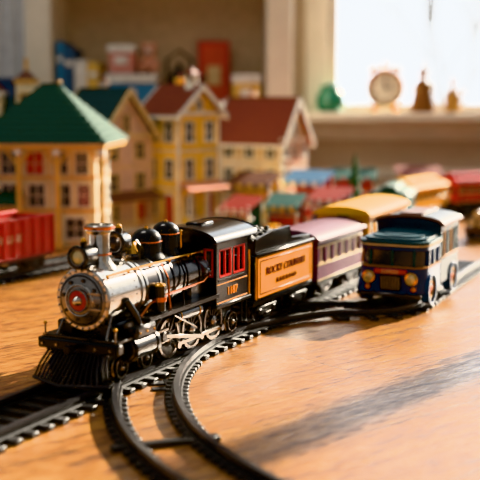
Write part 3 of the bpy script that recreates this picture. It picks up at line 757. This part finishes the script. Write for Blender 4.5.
# ---------- room
def roommat(name,c,rough=.8): return mat(name,c,rough,var=.04,bump=.15,scale=30)
WALL=roommat('wall_plaster_beige',(.84,.78,.70)); PAINT=roommat('painted_wood_cream',(.93,.90,.84),.5)
FLR=mat('floor_wood',(.40,.28,.18),.5,scale=8,var=.3)
YB=228.0; XR=150.0; H=190; WT=2.6
f=B('floor'); f.box(-190,XR+12,-150,YB+12,-79,-75,FLR); f.done()
w=B('wall_back'); wx0,wx1,wz0,wz1=18.5,149.2,16.5,165
w.box(-190,wx0,YB,YB+WT,-75,H,WALL); w.box(wx1,XR+WT,YB,YB+WT,-75,H,WALL); w.box(wx0,wx1,YB,YB+WT,-75,wz0,WALL); w.box(wx0,wx1,YB,YB+WT,wz1,H,WALL); w.done()
w=B('wall_right'); a0,a1,b0,b1=40,227.2,8,165
w.box(XR,XR+WT,-150,a0,-75,H,WALL); w.box(XR,XR+WT,a1,YB,-75,H,WALL); w.box(XR,XR+WT,a0,a1,-75,b0,WALL); w.box(XR,XR+WT,a0,a1,b1,H,WALL); w.done()
wn=B('window_1')
wn.box(wx0-5,wx0,YB-2,YB,wz0-1,wz1+5,PAINT,.3)
wn.box(wx0-5,wx1,YB-2,YB,wz1,wz1+5,PAINT,.3)
wn.box(wx0,wx0+2,YB+.2,YB+2.4,wz0,wz1,PAINT,.2); wn.box(wx0,wx1,YB+.2,YB+2.4,wz0,wz0+1.5,PAINT,.2); wn.box(wx0,wx1,YB+.2,YB+2.4,wz1-3,wz1,PAINT,.2)
wn.box(76,78.2,YB+.2,YB+2.4,wz0,wz1,PAINT,.2); wn.box(wx0,wx1,YB+.5,YB+2,115,117,PAINT,.2)
wn.done()
sl=B('window_sill'); sl.box(wx0-8,wx1-3,YB-10,YB+2,14.6,16.5,PAINT,.4); sl.box(wx0-6,wx1-3,YB-2,YB,10.5,14.6,PAINT,.3); sl.done()
tr=B('trim_1'); tr.box(10.5,XR,YB-1.6,YB,2.2,4.4,PAINT,.5); tr.box(10.5,XR,YB-1.0,YB,-2,2.2,WALL,.3); tr.done()
bb=B('baseboard_back'); bb.box(12,XR,YB-1.5,YB,-75,-65,PAINT,.3); bb.done()
wn=B('window_2')
wn.box(XR-2,XR,a0-5,a0,b0-5,b1+5,PAINT,.3)
wn.box(XR-2,XR,a0,a1,b1,b1+5,PAINT,.3); wn.box(XR-3,XR,a0,a1-8,b0-4,b0,PAINT,.3)
for y in (a0+1.5,98,168): wn.box(XR+.2,XR+2.4,y-1,y+1,b0,b1,PAINT,.2)
for z in (b0+1.5,60,112,b1-1.5): wn.box(XR+.5,XR+2,a0,a1,z-.9,z+.9,PAINT,.2)
wn.done()
bk=B('bookcase'); x0,x1,y0,y1=-41,10,206,227.8
CASE=roommat('bookcase_cream',(.90,.86,.78),.5); CBK=mat('bookcase_back',(.76,.68,.58),.7)
bk.box(x0,x0+5,y0,y1,-75,95,CASE,.3); bk.box(x1-5,x1,y0,y1,-75,95,CASE,.3); bk.box(x0,x1,y0,y1,93,97,CASE,.3)
bk.box(x0+5,x1-5,y1-1.2,y1,-75,93,CBK)
for z in (-70,-40,-12,17,50,72): bk.box(x0+5,x1-5,y0+1,y1-1.2,z-2,z,CASE,.2)
bk.done()
bo=B('row_of_books'); cols=[mat('book%d'%i,c,.6) for i,c in enumerate([(.90,.88,.84),(.28,.52,.68),(.72,.24,.18),(.90,.74,.42),(.26,.38,.50),(.84,.60,.56),(.34,.60,.54)])]
x=-35.5; k=0
while x<-28.5:
    wd=random.uniform(1.4,2.6); h=random.uniform(9,15); c=cols[(k*3+1)%7]
    bo.box(x,x+wd-.1,209,222,17,17+h,c,.1); bo.box(x+.2,x+wd-.3,208.9,209,17+h*.7,17+h*.8,cols[0]); x+=wd; k+=1
bo.done()
def gbox(name,x0,x1,y0,y1,z,h,c,lid):
    b=B(name); b.box(x0,x1,y0,y1,z,z+h,c,.2); b.box(x0-.3,x1+.3,y0-.3,y1+.3,z+h*.75,z+h,lid,.2); b.box((x0+x1)/2-1.2,(x0+x1)/2+1.2,y0-.45,y0-.3,z+h*.35,z+h*.6,cols[0]); b.done()
gbox('storage_box',-26,-16.4,208,220,17,7.0,cols[1],cols[0]); gbox('storage_box',-25.4,-20.6,209,219,24.05,5.5,cols[5],cols[0]); gbox('storage_box',-1.4,3.9,209,221,17,7,cols[3],cols[0])
pb=B('teddy_bear'); TB=mat('plush_pink',(.82,.62,.54),.95,bump=.6,scale=300); TB2=mat('plush_white',(.9,.88,.84),.95,bump=.6,scale=300)
pb.sph((0,0,1.9),1.85,TB,(1,.9,1),18); pb.sph((0,-.2,4.6),1.5,TB,seg=18); pb.sph((0,-1.4,4.3),.65,TB2,seg=12); pb.sph((0,-2.0,4.4),.2,BLK,seg=8)
for sx in (-1,1):
    pb.sph((sx*1.1,-.1,5.8),.55,TB,(1,.6,1),12); pb.sph((sx*.5,-1.45,4.9),.16,BLK,seg=8); pb.tube([(sx*1.0,-.4,2.8),(sx*1.7,-1.0,1.9),(sx*1.6,-1.6,1.2)],.55,TB,10); pb.tube([(sx*.7,-.8,.75),(sx*1.1,-2.2,.72),(sx*1.2,-2.9,.75)],.65,TB,10)
pb.done((-18.0,214,24.08))
k=B('black_kettle'); k.lathe([(0,2.4),(.2,2.8),(3,3.1),(5.5,2.5),(6.6,1.4),(7,1.3),(7.4,.5),(8.2,.5),(8.4,0)],(0,0,0),(0,0,1),BLK,28)
k.tube([(-2.2,0,5.6),(-2.2,0,9),(0,0,10.6),(2.2,0,9),(2.2,0,5.6)],.3,BLK); k.tube([(2.6,0,2.5),(4,0,4.5),(4.4,0,6.4)],.5,BLK,10); k.done((-11.9,212,17),sc=1.1)
pf=B('framed_red_picture'); pf.box(-3.2,3.2,-.5,.5,0,14,WRED,.1); pf.box(-2.5,2.5,-.6,-.5,.8,13.2,mat('picture_paper',(.80,.34,.26),.7)); pf.box(-1.4,1.4,-.7,-.6,5,9,CRM,.1); pf.done((-5.4,224,17.0),0)
gbox('toy_box',-33,-24,208,222,-12,12,AY,AR)
cu=B('curtain')
n=60
P=[(-66+24*i/n, 219+1.4*math.sin(i*.85)) for i in range(n+1)]
cu.prism(P+[(x,y+.4) for x,y in P[::-1]],'xy',-70,150,mat('curtain_linen',(.88,.88,.88),.9)); cu.tube([(-70,219,151),(-41.5,219,151)],.9,BRS); cu.done()
cb2=B('blue_storage_bin'); cb2.prism([(-4,0),(4,0),(4.8,22),(-4.8,22)],'xz',-5,5,mat('bin_blue',(.20,.30,.44),.5)); cb2.box(-5.2,5.2,-5.4,5.4,22,23,MC['bin_blue'],.3); cb2.done((-44.5,194.0,0),.2)

# ---------- sill ornaments
SZ=16.5
v1=B('green_glass_jar'); GG=mat('jar_green',(.16,.50,.40),.25,coat=.6)
v1.lathe([(0,1.6),(.2,2.4),(1.8,3.1),(3.6,2.7),(4.6,1.9),(5.0,2.1),(5.4,2.1),(5.5,1.2),(6.0,.5),(6.2,0)],(0,0,0),(0,0,1),GG,28); v1.done((18.6,221.5,SZ))
ck=B('brass_mantel_clock')
ck.lathe([(-1,3.6),(-1.2,3.9),(1.2,3.9),(1.2,3.2),(-.6,3.2),(-1,3.3)],(0,0,4.9),(0,1,0),BRS,36,True); ck.cyl((0,.8,4.9),(0,-.5,4.9),3.3,mat('clock_face',(.93,.90,.82),.4),seg=32)
ck.box(-.12,.12,-.75,-.6,4.9,7.2,BLK); ck.box(0,1.6,-.75,-.6,4.78,5.02,BLK); ck.ring((0,0,9.4),(0,1,0),.8,.18,BRS)
for sx in(-1,1): ck.sph((sx*2.2,0,.8),.8,BRS,seg=12); ck.lathe([(0,1.3),(.8,.9),(1.1,0)],(sx*2.3,0,8.4),(sx*.5,0,1),BRS,14)
for k in range(12):
    an=math.radians(30*k); ck.box(2.7*math.sin(an)-.15,2.7*math.sin(an)+.15,-.7,-.5,4.9+2.7*math.cos(an)-.15,4.9+2.7*math.cos(an)+.15,BLK)
ck.done((29.8,221.5,SZ),-.1)
fg=B('wooden_santon_figurine'); FB=mat('figurine_brown',(.50,.33,.17),.5); FG=mat('figurine_gold',(.74,.56,.30),.5)
fg.lathe([(0,2.4),(.5,2.6),(3.5,2.0),(5.5,1.4),(6.3,1.2),(6.8,.6)],(0,0,0),(0,0,1),FB,20); fg.sph((0,0,7.6),.95,FG,seg=14); fg.lathe([(0,1.4),(.2,1.3),(.3,.8),(2.2,.15),(2.3,0)],(0,0,8.1),(0,0,1),FB,16)
for sx in(-1,1): fg.tube([(sx*1.1,0,6),(sx*1.9,-.6,4.6),(sx*.9,-1.5,4.2)],.38,FG,8)
fg.done((37.6,221.5,SZ))
for x,c,s_ in ((43.8,FG,1.0),(53,FB,1.1)):
    bt=B('stoneware_bottle'); bt.lathe([(0,1.3*s_),(.2,1.6*s_),(3.2*s_,1.6*s_),(4.2*s_,1.0*s_),(4.8*s_,.55*s_),(6.6*s_,.5*s_),(6.7*s_,.7*s_),(7.2*s_,.7*s_),(7.2*s_,0)],(0,0,0),(0,0,1),c,20)
    bt.ring((1.7*s_,0,4.0*s_),(0,1,0),.8*s_,.2,c,16); bt.done((x,221.5,SZ))

# outside
ot=B('garden_tree'); BK=mat('pale_bark',(.50,.48,.46),.9)
def br_(p,d,l,r,n):
    q=p+d*l; ot.tube([p,(p+q)/2+Vector((random.uniform(-1,1),random.uniform(-1,1),0))*l*.04,q],r,BK,6,rs=[r,r*.85,r*.7])
    if n==0: return
    for k in range(3 if n>1 else 4):
        e=(d+Vector((random.uniform(-.7,.7),random.uniform(-.5,.5),random.uniform(-.05,.5)))).normalized(); br_(q,e,l*random.uniform(.6,.8),r*.6,n-1)
br_(Vector((0,0,-4.5)),Vector((.05,0,1)),70,3.2,5); ot.done((130,700,-75))
gr=B('garden_lawn'); gr.box(-1200,2500,YB+14,4000,-84,-80,mat('lawn_frost',(.88,.90,.90),.9,scale=3)); gr.done()

# ---------- lights
sd=bpy.data.lights.new('sun','SUN'); sd.energy=20.0; sd.angle=math.radians(.7); sd.color=(1,.88,.71)
so=bpy.data.objects.new('sun',sd); bpy.context.collection.objects.link(so); so.location=(3,2,3)
el=math.radians(24); az=math.atan2(.75,.66)
dvec=Vector((math.cos(el)*math.cos(az),math.cos(el)*math.sin(az),math.sin(el)))
so.rotation_euler=dvec.to_track_quat('Z','Y').to_euler()
pd=bpy.data.lights.new('fill_light','POINT'); pd.energy=12; pd.color=(1,.93,.84); pd.shadow_soft_size=.2  # added fill without a fitting, brightens bookcase and house fronts
po=bpy.data.objects.new('fill_light',pd); bpy.context.collection.objects.link(po); po.location=(-.35,1.05,2.0)
wd=bpy.data.worlds.new('World'); scene.world=wd; wd.use_nodes=True; nt=wd.node_tree
bg=nt.nodes['Background']; tc=nt.nodes.new('ShaderNodeTexCoord')
dp=nt.nodes.new('ShaderNodeVectorMath'); dp.operation='DOT_PRODUCT'; dp.inputs[1].default_value=Vector((.25,.96,.06)).normalized()
nt.links.new(tc.outputs['Generated'],dp.inputs[0])
mr=nt.nodes.new('ShaderNodeMapRange'); mr.inputs[1].default_value=.6; mr.inputs[2].default_value=.97; mr.inputs[3].default_value=.32; mr.inputs[4].default_value=3.4
nt.links.new(dp.outputs['Value'],mr.inputs[0]); nt.links.new(mr.outputs[0],bg.inputs['Strength'])
cr=nt.nodes.new('ShaderNodeValToRGB'); cr.color_ramp.elements[0].color=(.97,.97,.97,1); cr.color_ramp.elements[1].color=(.90,.95,1,1); cr.color_ramp.elements[0].position=.2; cr.color_ramp.elements[1].position=.8
nt.links.new(dp.outputs['Value'],cr.inputs[0]); nt.links.new(cr.outputs[0],bg.inputs['Color'])

# ---------- camera
cd=bpy.data.cameras.new('camera'); cam=bpy.data.objects.new('camera',cd); bpy.context.collection.objects.link(cam)
cd.lens=80; cd.sensor_width=36; cam.location=(0,0,(20+TZ)*S)
p=math.atan(145/1067); cam.rotation_euler=(math.pi/2-p,0,0)
cd.clip_start=.02; cd.dof.use_dof=True; cd.dof.focus_distance=.81; cd.dof.aperture_fstop=6.8; cd.dof.aperture_blades=0
scene.camera=cam
try:
    scene.view_settings.view_transform='Khronos PBR Neutral'
    scene.view_settings.exposure=0.0
except Exception as e: print(e)
